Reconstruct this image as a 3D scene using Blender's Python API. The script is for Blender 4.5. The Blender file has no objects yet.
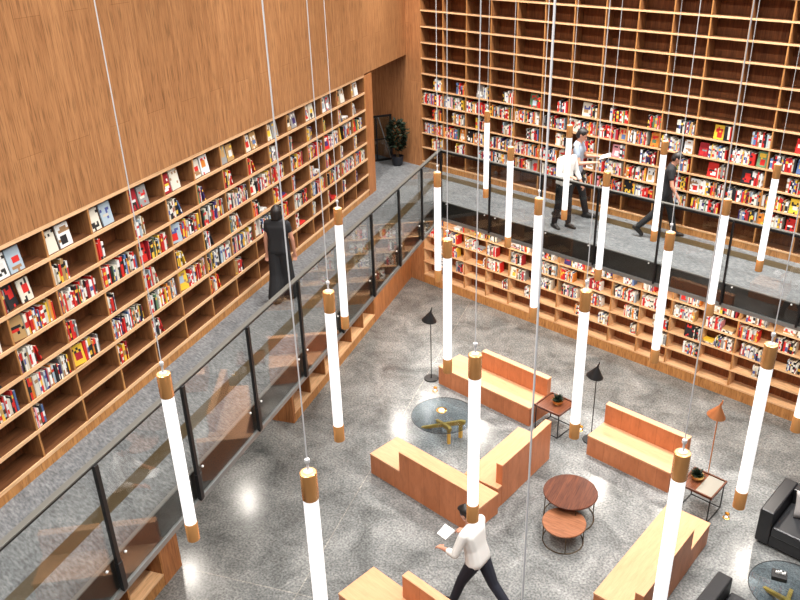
import bpy, bmesh, math, random
from mathutils import Vector, Matrix
random.seed(11)
S = bpy.context.scene
COL = S.collection
PI = math.pi

# ------------------------------------------------------------------ place
HM = 3.148                       # height of the upper floor
PHI = 0.45302                    # the left wall leans this much off the back wall's normal
EX, EY = 0.7171, -2.4530         # far end of the left bookcase
dL = Vector((-math.sin(PHI), math.cos(PHI), 0))     # along the left wall, away
nL = Vector((math.cos(PHI), math.sin(PHI), 0))      # out of the left wall
RZL = PI / 2 + PHI
ML = Matrix.Translation((EX, EY, 0)) @ Matrix.Rotation(RZL, 4, 'Z')   # X along the wall (away), Y into the wall, Z up
MB_ = Matrix.Identity(4)
WL, WB, RP = 0.7124, 0.6946, 0.3506
PL = 0.137
WALK_L, WALK_B = 1.579, 1.656
FAS = 0.375
def LP(a, off, z): return ML @ Vector((a, -off, z))

# ------------------------------------------------------------------ materials
def new_mat(name):
    m = bpy.data.materials.new(name); m.use_nodes = True
    nt = m.node_tree
    return m, nt, nt.nodes['Principled BSDF']
def plain(name, col, rough=.5, metal=0, spec=None, emit=None, es=0):
    m, nt, b = new_mat(name)
    b.inputs['Base Color'].default_value = (*col, 1); b.inputs['Roughness'].default_value = rough
    b.inputs['Metallic'].default_value = metal
    if spec is not None: b.inputs['Specular IOR Level'].default_value = spec
    if emit:
        b.inputs['Emission Color'].default_value = (*emit, 1); b.inputs['Emission Strength'].default_value = es
    return m
def ramp(nt, stops):
    r = nt.nodes.new('ShaderNodeValToRGB'); e = r.color_ramp.elements
    while len(e) < len(stops): e.new(.5)
    for k, (p, c) in enumerate(stops): e[k].position = p; e[k].color = (*c, 1)
    return r
def wood(name, c1, c2, scale=(9, 9, .7), rough=.5, planks=None, streak=.5, bump=.0):
    """grain runs along the axis with the small scale; planks = (width, length) shades whole boards apart"""
    m, nt, b = new_mat(name); L = nt.links.new
    tc = nt.nodes.new('ShaderNodeTexCoord')
    mp = nt.nodes.new('ShaderNodeMapping'); mp.inputs['Scale'].default_value = scale
    L(tc.outputs['Object'], mp.inputs['Vector'])
    n1 = nt.nodes.new('ShaderNodeTexNoise'); n1.inputs['Scale'].default_value = 1.4; n1.inputs['Detail'].default_value = 7; n1.inputs['Roughness'].default_value = .62
    n1.inputs['Distortion'].default_value = .4
    L(mp.outputs['Vector'], n1.inputs['Vector'])
    r = ramp(nt, [(.28, c2), (.5, tuple((p + q) / 2 for p, q in zip(c1, c2))), (.7, c1)])
    L(n1.outputs['Fac'], r.inputs['Fac'])
    n2 = nt.nodes.new('ShaderNodeTexNoise'); n2.inputs['Scale'].default_value = 5.5; n2.inputs['Detail'].default_value = 4
    L(mp.outputs['Vector'], n2.inputs['Vector'])
    r2 = ramp(nt, [(.36, (1 - streak,) * 3), (.5, (1, 1, 1))])
    L(n2.outputs['Fac'], r2.inputs['Fac'])
    mx = nt.nodes.new('ShaderNodeMix'); mx.data_type = 'RGBA'; mx.blend_type = 'MULTIPLY'; mx.inputs['Factor'].default_value = 1
    L(r.outputs['Color'], mx.inputs['A']); L(r2.outputs['Color'], mx.inputs['B'])
    out = mx.outputs['Result']
    if planks:
        sx = nt.nodes.new('ShaderNodeSeparateXYZ'); L(tc.outputs['Object'], sx.inputs[0])
        cb = nt.nodes.new('ShaderNodeCombineXYZ'); L(sx.outputs['Z'], cb.inputs['X']); L(sx.outputs['X'], cb.inputs['Y'])
        br = nt.nodes.new('ShaderNodeTexBrick'); L(cb.outputs[0], br.inputs['Vector'])
        br.inputs['Scale'].default_value = 1; br.inputs['Brick Width'].default_value = planks[1]; br.inputs['Row Height'].default_value = planks[0]
        br.inputs['Mortar Size'].default_value = .0025; br.inputs['Mortar Smooth'].default_value = .1
        br.inputs['Color1'].default_value = (1, 1, 1, 1); br.inputs['Color2'].default_value = (.90, .88, .86, 1); br.inputs['Mortar'].default_value = (.6, .54, .48, 1)
        m2 = nt.nodes.new('ShaderNodeMix'); m2.data_type = 'RGBA'; m2.blend_type = 'MULTIPLY'; m2.inputs['Factor'].default_value = 1
        L(out, m2.inputs['A']); L(br.outputs['Color'], m2.inputs['B']); out = m2.outputs['Result']
    L(out, b.inputs['Base Color'])
    b.inputs['Roughness'].default_value = rough; b.inputs['Specular IOR Level'].default_value = .3
    return m
def concrete(name, cols, scale, speck, rough, rrange, joints=None, brush=None, spec=.5):
    m, nt, b = new_mat(name); L = nt.links.new
    tc = nt.nodes.new('ShaderNodeTexCoord'); src = tc.outputs['Object']
    mp = nt.nodes.new('ShaderNodeMapping'); L(src, mp.inputs['Vector'])
    if brush: mp.inputs['Rotation'].default_value = (0, 0, brush[0]); mp.inputs['Scale'].default_value = brush[1]
    n = nt.nodes.new('ShaderNodeTexNoise'); n.inputs['Scale'].default_value = scale; n.inputs['Detail'].default_value = 9; n.inputs['Roughness'].default_value = .68; n.inputs['Distortion'].default_value = .6
    L(mp.outputs['Vector'], n.inputs['Vector'])
    r = ramp(nt, [(.3, cols[0]), (.5, cols[1]), (.72, cols[2])]); L(n.outputs['Fac'], r.inputs['Fac'])
    n2 = nt.nodes.new('ShaderNodeTexNoise'); n2.inputs['Scale'].default_value = speck; n2.inputs['Detail'].default_value = 3; L(mp.outputs['Vector'], n2.inputs['Vector'])
    r2 = ramp(nt, [(.34, (.62, .62, .61)), (.5, (.97, .97, .97)), (.66, (1.35, 1.34, 1.3))]); L(n2.outputs['Fac'], r2.inputs['Fac'])
    mx = nt.nodes.new('ShaderNodeMix'); mx.data_type = 'RGBA'; mx.blend_type = 'MULTIPLY'; mx.inputs['Factor'].default_value = 1
    L(r.outputs['Color'], mx.inputs['A']); L(r2.outputs['Color'], mx.inputs['B']); out = mx.outputs['Result']
    if joints:
        br = nt.nodes.new('ShaderNodeTexBrick'); br.offset = 0
        mj = nt.nodes.new('ShaderNodeMapping'); mj.vector_type = 'POINT'; mj.inputs['Rotation'].default_value = (0, 0, joints[0]); mj.inputs['Location'].default_value = joints[1]
        L(src, mj.inputs['Vector']); L(mj.outputs['Vector'], br.inputs['Vector'])
        br.inputs['Scale'].default_value = 1; br.inputs['Brick Width'].default_value = joints[2]; br.inputs['Row Height'].default_value = joints[2]; br.inputs['Mortar Size'].default_value = .008
        br.inputs['Color1'].default_value = (1, 1, 1, 1); br.inputs['Color2'].default_value = (1, 1, 1, 1); br.inputs['Mortar'].default_value = (1.55, 1.45, 1.35, 1)
        m2 = nt.nodes.new('ShaderNodeMix'); m2.data_type = 'RGBA'; m2.blend_type = 'MULTIPLY'; m2.inputs['Factor'].default_value = 1
        L(out, m2.inputs['A']); L(br.outputs['Color'], m2.inputs['B']); out = m2.outputs['Result']
    L(out, b.inputs['Base Color'])
    mr = nt.nodes.new('ShaderNodeMapRange'); mr.inputs['To Min'].default_value = rough - rrange; mr.inputs['To Max'].default_value = rough + rrange
    L(n.outputs['Fac'], mr.inputs['Value']); L(mr.outputs['Result'], b.inputs['Roughness'])
    b.inputs['Specular IOR Level'].default_value = spec
    return m
def glass(name, tint, refl_ior=1.5, rough=.0, boost=1.0):
    m, nt, b = new_mat(name); L = nt.links.new
    out = nt.nodes['Material Output']
    tr = nt.nodes.new('ShaderNodeBsdfTransparent'); tr.inputs['Color'].default_value = (*tint, 1)
    gl = nt.nodes.new('ShaderNodeBsdfGlossy'); gl.inputs['Roughness'].default_value = rough
    lw = nt.nodes.new('ShaderNodeLayerWeight'); lw.inputs['Blend'].default_value = .5        # Facing = 1 - |cos|
    pw = nt.nodes.new('ShaderNodeMath'); pw.operation = 'POWER'; pw.inputs[1].default_value = 5
    L(lw.outputs['Facing'], pw.inputs[0])
    f0 = ((refl_ior - 1) / (refl_ior + 1)) ** 2 * boost
    mu = nt.nodes.new('ShaderNodeMath'); mu.operation = 'MULTIPLY_ADD'; mu.inputs[1].default_value = 1 - f0; mu.inputs[2].default_value = f0; mu.use_clamp = True
    L(pw.outputs[0], mu.inputs[0])
    mx = nt.nodes.new('ShaderNodeMixShader'); L(mu.outputs[0], mx.inputs[0]); L(tr.outputs[0], mx.inputs[1]); L(gl.outputs[0], mx.inputs[2])
    L(mx.outputs[0], out.inputs['Surface'])
    return m
def vcol(name, rough=.45):
    m, nt, b = new_mat(name)
    a = nt.nodes.new('ShaderNodeVertexColor'); a.layer_name = 'Col'
    nt.links.new(a.outputs['Color'], b.inputs['Base Color']); b.inputs['Roughness'].default_value = rough; b.inputs['Specular IOR Level'].default_value = .3
    return m

M = {
 'wall': wood('wood_panelling', (.53, .262, .11), (.32, .14, .056), (12, 12, .7), .5, (.36, 2.6), .4),
 'wall_back': wood('wood_panelling_back', (.54, .255, .11), (.34, .14, .056), (12, 12, .7), .5, (.36, 2.6), .35),
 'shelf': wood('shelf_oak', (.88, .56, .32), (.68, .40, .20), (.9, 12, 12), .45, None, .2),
 'shelf_shaded': wood('shelf_board_shaded', (.19, .075, .03), (.10, .037, .015), (.9, 12, 12), .5, None, .3),  # shade between the shelves put into the board colour
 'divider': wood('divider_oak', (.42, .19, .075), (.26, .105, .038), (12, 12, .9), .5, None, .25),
 'backpanel': wood('bookcase_back', (.30, .105, .036), (.12, .040, .015), (11, 11, .8), .55, (.16, 1.2), .4),
 'backpanel_warm': wood('bookcase_back_warm', (.30, .098, .032), (.15, .047, .015), (11, 11, .8), .55, None, .4),
 'panel_red': wood('end_panel_wood', (.54, .225, .08), (.36, .13, .045), (10, 10, .6), .5, None, .35),
 'plinth': wood('plinth_oak', (.60, .29, .10), (.36, .15, .045), (10, 10, 1.2), .5, None, .35),
 'bench_side': wood('bench_veneer', (.62, .23, .10), (.48, .165, .065), (3, 3, 1.0), .42, (.34, 4), .1),
 'bench_top': wood('bench_top_pale', (.70, .365, .20), (.60, .30, .155), (1.5, 14, 14), .42, None, .08),  # seat tops and caps paler than the bench sides
 'walnut': wood('walnut', (.155, .05, .026), (.07, .022, .012), (14, 1.0, 14), .35, None, .35),
 'walnut_light': wood('walnut_light', (.36, .15, .075), (.22, .08, .036), (1.2, 14, 14), .35, None, .3),
 'tray_glare': plain('glare_patch', (.44, .42, .36), .25, .5),
 'blond': wood('blond_wood', (.85, .55, .12), (.70, .40, .07), (12, 1.2, 12), .4, None, .1),
 'floor': concrete('polished_concrete', ((.078, .082, .082), (.182, .188, .187), (.31, .315, .31)), 1.3, 30, .22, .10, (-RZL, (0, 0, 0), 14.0), None, .5),
 'upper': concrete('brushed_concrete', ((.115, .122, .13), (.155, .163, .172), (.205, .212, .22)), 2.6, 14, .5, .1, None, (-RZL + .4, (.9, 3.0, 1)), .3),
 'strip': plain('bronze_strip', (.075, .055, .028), .4, .2),
 'strip_light': plain('strip_light', (1, .95, .8), .4, 0, None, (1, .9, .7), 1.2),
 'fascia': plain('dark_fascia', (.022, .02, .018), .35),
 'soffit': plain('soffit_paint', (.55, .5, .45), .7),
 'ceiling': plain('ceiling_paint', (.30, .27, .24), .8),
 'steel': plain('light_steel', (.26, .27, .265), .4, .5),
 'black_metal': plain('black_metal', (.012, .012, .013), .42, .2),
 'bronze': plain('rail_top', (.15, .15, .135), .4, .3),
 'brass': plain('brass', (.80, .52, .17), .25, 1),
 'copper': plain('copper', (1.0, .48, .17), .24, .68),
 'copper_dark': plain('copper_dark', (.78, .30, .12), .38, .8),
 'copper_top': plain('copper_top', (.62, .38, .19), .5, .3),
 'tube': plain('frosted_tube', (.62, .62, .62), .35, 0, None, (1.0, .985, .975), .86),
 'wire': plain('steel_wire', (.72, .72, .74), .35, .25),
 'glass': glass('rail_glass', (.94, .95, .94), 1.5, 0, 1.6),
 'table_glass': glass('table_glass', (.70, .76, .80), 1.5, 0, 1.3),
 'leather': plain('black_leather', (.012, .012, .014), .38),
 'leather_seat': plain('black_leather_seat', (.02, .021, .024), .36),
 'cushion': plain('grey_cushion', (.42, .40, .39), .8),
 'pot': plain('dark_pot', (.012, .013, .02), .4),
 'leaf': plain('dark_leaf', (.012, .022, .012), .35),
 'leaf_b': plain('dark_leaf_light', (.05, .07, .05), .3),
 'stem': plain('stem', (.14, .09, .04), .6),
 'black': plain('black_plastic', (.01, .01, .011), .5),
 'white': plain('white_paper', (.86, .86, .84), .6),
 'pages': plain('book_pages', (.72, .65, .52), .8),
 'book': vcol('book_cover'),
 'skin': plain('skin', (.56, .27, .18), .5),
 'hair': plain('hair', (.012, .009, .008), .5),
 'hair_brown': plain('hair_brown', (.06, .035, .022), .5),
 'black_cloth': plain('black_cloth', (.014, .014, .016), .85),
 'navy_cloth': plain('navy_cloth', (.014, .016, .028), .85),
 'white_cloth': plain('white_cloth', (.80, .79, .76), .85),
 'blue_cloth': plain('blue_grey_cloth', (.30, .36, .44), .85),
 'shoe': plain('shoe', (.015, .013, .012), .4),
 'shoe_brown': plain('shoe_brown', (.20, .09, .04), .5),
}

# ------------------------------------------------------------------ mesh helpers
def link(o, parent=None):
    COL.objects.link(o)
    if parent is not None: o.parent = parent
    return o
class MB:
    def __init__(s): s.v = []; s.f = []; s.c = []; s.m = []
    def quad(s, pts, col=None, mi=0):
        i = len(s.v); s.v += [tuple(p) for p in pts]; s.f.append(tuple(range(i, i + len(pts)))); s.c.append(col or (1, 1, 1)); s.m.append(mi)
    def box(s, x0, x1, y0, y1, z0, z1, T=None, col=None, mi=0):
        p = [Vector((x, y, z)) for z in (z0, z1) for y in (y0, y1) for x in (x0, x1)]
        if T is not None: p = [T @ q for q in p]
        i = len(s.v); s.v += [tuple(q) for q in p]
        for f in ((0, 2, 3, 1), (4, 5, 7, 6), (0, 1, 5, 4), (2, 6, 7, 3), (0, 4, 6, 2), (1, 3, 7, 5)):
            s.f.append(tuple(i + k for k in f)); s.c.append(col or (1, 1, 1)); s.m.append(mi)
        return s
    def build(s, name, mats, parent=None, smooth=False, colors=False, bevel=0, seg=2):
        me = bpy.data.meshes.new(name); me.from_pydata(s.v, [], s.f)
        for m in (mats if isinstance(mats, (list, tuple)) else [mats]): me.materials.append(m)
        if any(s.m):
            for p, k in zip(me.polygons, s.m): p.material_index = k
        if colors:
            a = me.color_attributes.new('Col', 'FLOAT_COLOR', 'CORNER'); k = 0
            for p, c in zip(me.polygons, s.c):
                for _ in p.loop_indices: a.data[k].color = (*c, 1); k += 1
        if smooth:
            for p in me.polygons: p.use_smooth = True
        me.update()
        o = link(bpy.data.objects.new(name, me), parent)
        if bevel:
            b = o.modifiers.new('Bevel', 'BEVEL'); b.width = bevel; b.segments = seg; b.limit_method = 'ANGLE'
        return o
def bm_obj(name, bm, mat, parent=None, smooth=True, auto=True):
    me = bpy.data.meshes.new(name); bm.normal_update(); bm.to_mesh(me); bm.free()
    for m in (mat if isinstance(mat, (list, tuple)) else [mat]): me.materials.append(m)
    if smooth:
        for p in me.polygons: p.use_smooth = True
        if auto: me.set_sharp_from_angle(angle=math.radians(38))
    return link(bpy.data.objects.new(name, me), parent)
def lathe(bm, prof, seg=32, T=None):
    """surface of revolution about Z; prof = [(r, z), ...]; closed with caps when r > 0 at an end"""
    T = T or Matrix.Identity(4); rings = []
    for r, z in prof:
        if r < 1e-6: rings.append([bm.verts.new(T @ Vector((0, 0, z)))])
        else: rings.append([bm.verts.new(T @ Vector((r * math.cos(2 * PI * k / seg), r * math.sin(2 * PI * k / seg), z))) for k in range(seg)])
    for a, b in zip(rings, rings[1:]):
        for k in range(seg):
            q = [a[k % len(a)], a[(k + 1) % len(a)], b[(k + 1) % len(b)], b[k % len(b)]]
            u = []
            for v in q:
                if v not in u: u.append(v)
            if len(u) > 2: bm.faces.new(u)
    if len(rings[0]) > 1: bm.faces.new(rings[0][::-1])
    if len(rings[-1]) > 1: bm.faces.new(rings[-1])
    return bm
def tube(bm, pts, r, seg=10, closed=False):
    """round bar along a polyline"""
    pts = [Vector(p) for p in pts]; n = len(pts); rings = []
    for i in range(n):
        a = pts[(i - 1) % n] if closed or i else pts[0]; b = pts[(i + 1) % n] if closed or i < n - 1 else pts[-1]
        t = (b - a).normalized(); ref = Vector((0, 0, 1)) if abs(t.z) < .9 else Vector((1, 0, 0))
        x = t.cross(ref).normalized(); y = t.cross(x)
        rings.append([bm.verts.new(pts[i] + x * r * math.cos(2 * PI * k / seg) + y * r * math.sin(2 * PI * k / seg)) for k in range(seg)])
    for i in range(n if closed else n - 1):
        a, b = rings[i], rings[(i + 1) % n]
        for k in range(seg): bm.faces.new((a[k], a[(k + 1) % seg], b[(k + 1) % seg], b[k]))
    if not closed: bm.faces.new(rings[0][::-1]); bm.faces.new(rings[-1])
    return bm
def circle(r, z, n=40, cx=0, cy=0): return [(cx + r * math.cos(2 * PI * k / n), cy + r * math.sin(2 * PI * k / n), z) for k in range(n)]
def tag(o, label, cat, group=None, kind=None):
    if label: o['label'] = label
    if cat: o['category'] = cat
    if group: o['group'] = group
    if kind: o['kind'] = kind
    return o
def thing(name, label, cat, loc=(0, 0, 0), rz=0, group=None):
    o = link(bpy.data.objects.new(name, None)); o.location = loc; o.rotation_euler = (0, 0, rz); o.empty_display_size = .1
    return tag(o, label, cat, group)
def struct(o): o['kind'] = 'structure'; return o
def bx(name, mat, parent, *b, bevel=0): return MB().box(*b).build(name, mat, parent, bevel=bevel)

# ------------------------------------------------------------------ setting
def prism(name, pts, z0, z1, mats):
    mb = MB(); n = len(pts)
    mb.quad([(*p, z1) for p in pts], mi=0); mb.quad([(*p, z0) for p in pts[::-1]], mi=min(1, len(mats) - 1))
    for k in range(n):
        a, b = pts[k], pts[(k + 1) % n]; mb.quad([(*a, z0), (*b, z0), (*b, z1), (*a, z1)], mi=min(2, len(mats) - 1))
    return mb.build(name, mats)
def flat(a, off): v = LP(a, off, 0); return (v.x, v.y)
def left_at_y(off, y):            # where the line at this offset from the left wall crosses y
    p = LP(0, off, 0); return (y - p.y) / dL.y
o = MB(); o.quad([(-14, -24, 0), (18, -24, 0), (18, 3, 0), (-14, 3, 0)])
fl = struct(o.build('floor', M['floor']))
# the brick joints of the floor follow the left wall: shift them to where the photo shows one
for nd in fl.data.materials[0].node_tree.nodes:
    if nd.type == 'MAPPING' and abs(nd.inputs['Rotation'].default_value[2]) > .1 and nd.inputs['Scale'].default_value[0] == 1:
        c = Matrix.Rotation(-RZL, 3, 'Z') @ Vector((*flat(-8.2, 1.9), 0)); nd.inputs['Location'].default_value = (-c.x, -c.y, 0)
ac = left_at_y(WALK_L, -WALK_B)
corner = flat(ac, WALK_L)
plan = [flat(-18, WALK_L), corner, (13, -WALK_B), (13, .3), (-4.2, .3), flat(-.3, -2.7), flat(-.3, -.3), flat(-18, -.3)]
struct(prism('floor_upper', plan, HM - .35, HM, [M['upper'], M['soffit'], M['fascia']]))
# dark fascia boards hung on the slab edge
fb = MB()
fb.box(-18, ac - .0, -WALK_L - .012, -WALK_L + .02, HM - FAS, HM - .012, ML)
struct(fb.build('trim_1', M['fascia']))
fb = MB(); fb.box(corner[0], 13, -WALK_B - .012, -WALK_B + .02, HM - FAS, HM - .012); struct(fb.build('trim_2', M['fascia']))
# pale nosing along the slab edge
fb = MB(); fb.box(-18, ac, -WALK_L - .014, -WALK_L + .03, HM - .012, HM + .004, ML); struct(fb.build('trim_3', M['steel']))
fb = MB(); fb.box(corner[0], 13, -WALK_B - .014, -WALK_B + .03, HM - .012, HM + .004); struct(fb.build('trim_4', M['steel']))
# bronze strip let into the upper floor with small lights
a1 = left_at_y(1.06, -.33)
fb = MB(); fb.box(-18, a1, -1.15, -.97, HM - .02, HM + .003, ML); struct(fb.build('trim_5', M['strip']))
p1 = LP(a1, 1.06, 0)
fb = MB(); fb.box(p1.x, 13, -.46, -.2, HM - .02, HM + .003); struct(fb.build('trim_6', M['strip']))
# walls: boards in the left-wall frame (x along, y into the wall)
w = MB()
w.box(-18, -.0, 0, .45, HM + PL + 7 * RP, 10.8, ML)
ad = left_at_y(0, 0)
w.box(0, ad, 0, .3, 5.775, 10.8, ML)
w = w.build('wall_left', M['wall']); 
def local_left(mb, name, mat):     # a mesh whose own axes follow the left wall, so that its grain does too
    inv = ML.inverted(); mb.v = [tuple(inv @ Vector(v)) for v in mb.v]; o = mb.build(name, mat); o.matrix_world = ML; return struct(o)
bpy.data.objects.remove(w)
w = MB(); w.box(-18, 0, 0, .45, HM + PL + 7 * RP, 10.8, ML); w.box(0, ad, 0, .3, 5.775, 10.8, ML); local_left(w, 'wall_left', M['wall'])
w = MB(); w.box(-4.2, 0, 0, .3, 0, 10.8); w.box(-4.2, 13, .3, .5, 0, 10.8); struct(w.build('wall_back', M['wall_back']))
w = MB(); w.box(-.45, 4.0, 2.6, 2.7, HM, 5.9, ML); w.box(.45, .5, .32, 2.6, HM, 5.9, ML); local_left(w, 'wall_passage', M['wall_back'])
w = MB(); w.box(-.43, 4.2, .3, 2.7, 5.775, 5.9, ML); local_left(w, 'ceiling_passage', M['ceiling'])
w = MB(); w.box(-18, 3.2, 4.2, 4.3, 0, HM - .35, ML); local_left(w, 'wall_lower', M['backpanel_warm'])
w = MB(); w.box(-.0, ad, 0, .3, 0, HM - .35, ML); local_left(w, 'wall_lower_corner', M['panel_red'])
o = MB(); o.quad([(-14, -24, 10.8), (-14, 3, 10.8), (18, 3, 10.8), (18, -24, 10.8)]); struct(o.build('ceiling', M['ceiling']))
o = prism('ceiling_lower', [flat(-18, -4.2), flat(-18, -.3), flat(ad, -.3), flat(ad, -4.2)], HM - .36, HM - .352, [M['soffit']]); struct(o)

# ------------------------------------------------------------------ bookcases
def bookcase(label, T_rz, loc, ncol, w, plinth, pitch, nrow, depth, backmat, first=0, th=.032, dv=.024, x_first=0.0, group=None, stile=None, dmat='divider', smat='shelf_shaded'):
    """x from x_first in steps of w (sign of w is the direction built), y into the wall, z up; loc is its base"""
    t = thing('bookcase', label, 'bookcase', loc, T_rz, group)
    xa, xb = sorted((x_first, x_first + ncol * w)); H = plinth + nrow * pitch
    bx('plinth', M['plinth'], t, xa, xb, .004, depth, 0, plinth - th / 2)
    bx('back_panel', backmat, t, xa, xb, depth - .02, depth, plinth, H)
    for j in range(nrow + 1):
        z0, z1 = plinth + j * pitch - th / 2, plinth + j * pitch + th / 2
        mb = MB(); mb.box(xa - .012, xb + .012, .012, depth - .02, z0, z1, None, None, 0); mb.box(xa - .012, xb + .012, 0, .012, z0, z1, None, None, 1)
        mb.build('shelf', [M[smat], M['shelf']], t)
    for i in range(ncol + 1):
        x = x_first + i * w
        mb = MB(); mb.box(x - dv / 2, x + dv / 2, .014, depth - .02, plinth, H, None, None, 0); mb.box(x - dv / 2, x + dv / 2, .004, .014, plinth, H, None, None, 1); mb.build('divider', [M[dmat], M['plinth']], t)
    if stile:
        for s in stile: bx('end_panel', M['panel_red'], t, *s)
    return t
N_LEFT, N_BACK = 18, 15
DEP = .30
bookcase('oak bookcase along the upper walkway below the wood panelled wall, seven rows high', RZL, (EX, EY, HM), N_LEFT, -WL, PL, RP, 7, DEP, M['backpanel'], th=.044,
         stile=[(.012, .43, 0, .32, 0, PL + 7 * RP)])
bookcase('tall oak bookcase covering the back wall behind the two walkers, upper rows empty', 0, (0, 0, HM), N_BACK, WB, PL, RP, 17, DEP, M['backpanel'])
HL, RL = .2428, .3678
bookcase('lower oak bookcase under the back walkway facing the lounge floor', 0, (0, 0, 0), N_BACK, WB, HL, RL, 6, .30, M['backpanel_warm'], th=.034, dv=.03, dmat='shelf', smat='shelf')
# low cases under the left walkway, either side of the opening
bookcase('low oak bookcase under the side walkway between the opening and the room corner', RZL, (EX, EY, 0), 6, -WL, .205, .51, 5, .47, M['backpanel'], x_first=-.02, th=.034, smat='shelf',
         stile=[(-4.36, -4.31, .004, .47, 0, 2.75), (-.006, .0, .0, .3, 0, 2.75)])
bookcase('low oak bookcase under the side walkway nearest the viewer, with broad end panel', RZL, (EX, EY, 0), 9, -WL, .205, .51, 5, .47, M['backpanel'], x_first=-8.57, th=.034, smat='shelf',
         stile=[(-8.57, -8.16, -.004, .47, 0, 2.75)])

# ------------------------------------------------------------------ glass railings
def studs(g, x, o):
    bm = bmesh.new(); lathe(bm, [(.014, 0), (.014, .012), (.009, .016)], 12, Matrix.Translation((x, .042 * o, -.02)) @ Matrix.Rotation(-PI / 2 * o, 4, 'X'))
    bm_obj('standoff', bm, M['white'], g)
def railing(label, loc, rz, x0, x1, posts, sgn=-1, hw=.025, lip=.014):
    """runs along local x, y = 0 is the slab edge, outside is sgn*y"""
    t = thing('glass_railing', label, 'railing', loc, rz)
    o = sgn
    ys = sorted
    def by(a, b): return (min(a * o, b * o), max(a * o, b * o))
    y0, y1 = by(.03, .042)
    top = 1.125
    edges = [x0] + list(posts) + [x1] if posts[0] - x0 > .3 else list(posts) + [x1]
    for a, b in zip(edges, edges[1:]):
        if b - a < .2: continue
        g = bx('glass_panel', M['glass'], t, a + .004, b - .004, y0, y1, -FAS, top)
        for d in (a + .14, b - .14): studs(g, d, o)
    yb = by(.018, .056); bx('bottom_channel', M['steel'], t, x0, x1, *yb, -FAS - .05, -FAS + .015)
    yh = by(-.005, .060); hr = bx('handrail', M['bronze'], t, x0, x1, *yh, top + .002, top + .02, bevel=.003)
    yh = by(.048, .061); bx('handrail_lip', M['black_metal'], hr, x0, x1, *yh, top - lip, top + .002)
    for p in posts:
        yp = by(.046, .085); po = bx('post', M['black_metal'], t, p - hw, p + hw, *yp, -FAS, top, bevel=.003)
        if hw > .02: yf = by(.044, .092); bx('post_foot', M['black_metal'], po, p - .031, p + .031, *yf, -FAS + .02, -.02, bevel=.003)
    return t
posts_l = [-1.318 - 1.379 * k for k in range(0, 12)]
posts_l = sorted(posts_l + [.03])
e0 = LP(0, WALK_L, HM)
railing('glass railing with black posts along the side walkway beside the long bookcase', (e0.x, e0.y, HM), RZL, -16.6, ac + .03, posts_l, -1)
posts_b = [corner[0] + .10] + [3.53 + 1.262 * k for k in range(0, 8)]
railing('glass railing with black posts along the back walkway before the walking men', (0, -WALK_B, HM), 0, corner[0] + .03, 12.6, posts_b, -1, .016, .034)

# ------------------------------------------------------------------ pendants
ZT, LPEND = 6.40, 1.20
PEND = [ # position under the wire and height of the upper cap, then what singles it out
 (9.457, -11.978, 6.391, 'leftmost glowing tube pendant with copper caps, over the railing beside the long bookcase'),
 (10.75, -12.0, 6.4, 'copper capped tube pendant low at the bottom edge, beside the bench cut by that edge'),
 (7.998, -9.439, 6.361, 'copper capped tube pendant right of the woman, upper one of two beside the rail'),
 (9.402, -10.731, 6.441, 'copper capped tube pendant over the low case, its end above the lounge floor'),
 (7.952, -8.083, 6.377, 'tube pendant hanging where the two glass railings meet'),
 (9.334, -9.473, 6.425, 'tube pendant in front of the lower bookcase, hanging just above the far bench end'),
 (10.687, -10.747, 6.457, 'tube pendant at the picture centre ending above the hurrying man'),
 (6.527, -5.548, 6.364, 'farthest tube pendant, left of all those against the tall bookcase'),
 (7.897, -6.808, 6.369, 'tube pendant next right of the farthest one, ending over the slab edge'),
 (9.309, -8.232, 6.442, 'tube pendant crossing the slab edge below and left of the walking men'),
 (7.95, -5.724, 6.431, 'tube pendant hanging in front of the man in the white shirt'),
 (9.194, -6.901, 6.364, 'tube pendant to the right of the man in the blue grey shirt'),
 (10.634, -9.524, 6.41, 'tube pendant ending between the walnut tray table and a black floor lamp'),
 (9.139, -5.601, 6.415, 'tube pendant hanging in front of the man in black'),
 (10.527, -8.125, 6.4, 'tube pendant below the man in black, ending at the foot of the lower bookcase'),
 (10.43, -6.822, 6.328, 'tube pendant crossing the slab edge at the right, over the lower bookcase'),
 (10.396, -5.558, 6.38, 'upper right tube pendant before the tall bookcase, ending on the walkway'),
 (11.873, -9.491, 6.439, 'large tube pendant right of the copper lamp, ending near the black armchair'),
 (11.95, -10.73, 6.4, 'large tube pendant in front of the bench beside the side table half in glare'),
 (11.82, -8.34, 6.4, 'tube pendant cut by the right edge of the picture'),
 (12.10, -12.20, 6.4, 'pendant below the picture whose thick wire crosses the tall bookcase and the lounge'),
]
def make_pendant():
    t = thing('pendant_light', '', 'pendant light', (0, 0, 0))
    R = .037
    bm = bmesh.new(); lathe(bm, [(0, .132), (R * .96, .132), (R * .96, LPEND - .15), (0, LPEND - .15)], 28); bm_obj('light_tube', bm, M['tube'], t)
    bm = bmesh.new(); lathe(bm, [(R * .99, LPEND - .152), (R + .002, LPEND - .148), (R + .002, LPEND - .003), (R - .002, LPEND)], 28)
    o = bm_obj('top_cap', bm, [M['copper'], M['copper_top']], t)
    for p in o.data.polygons:
        if p.normal.z > .9: p.material_index = 1
    bm = bmesh.new(); lathe(bm, [(R - .002, 0), (R + .002, .003), (R + .002, .13), (R * .99, .134)], 28); bm_obj('bottom_cap', bm, M['copper'], t)
    bm = bmesh.new(); lathe(bm, [(.02, LPEND), (.02, LPEND + .006), (.006, LPEND + .008), (.006, LPEND + .05), (.011, LPEND + .052), (.013, LPEND + .062), (.011, LPEND + .072), (.004, LPEND + .074)], 12); bm_obj('ferrule', bm, M['wire'], o)
    bm = bmesh.new(); lathe(bm, [(.003, LPEND + .07), (.003, 10.80 - (ZT - LPEND))], 8); bm_obj('wire', bm, M['wire'], t)
    return t
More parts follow.
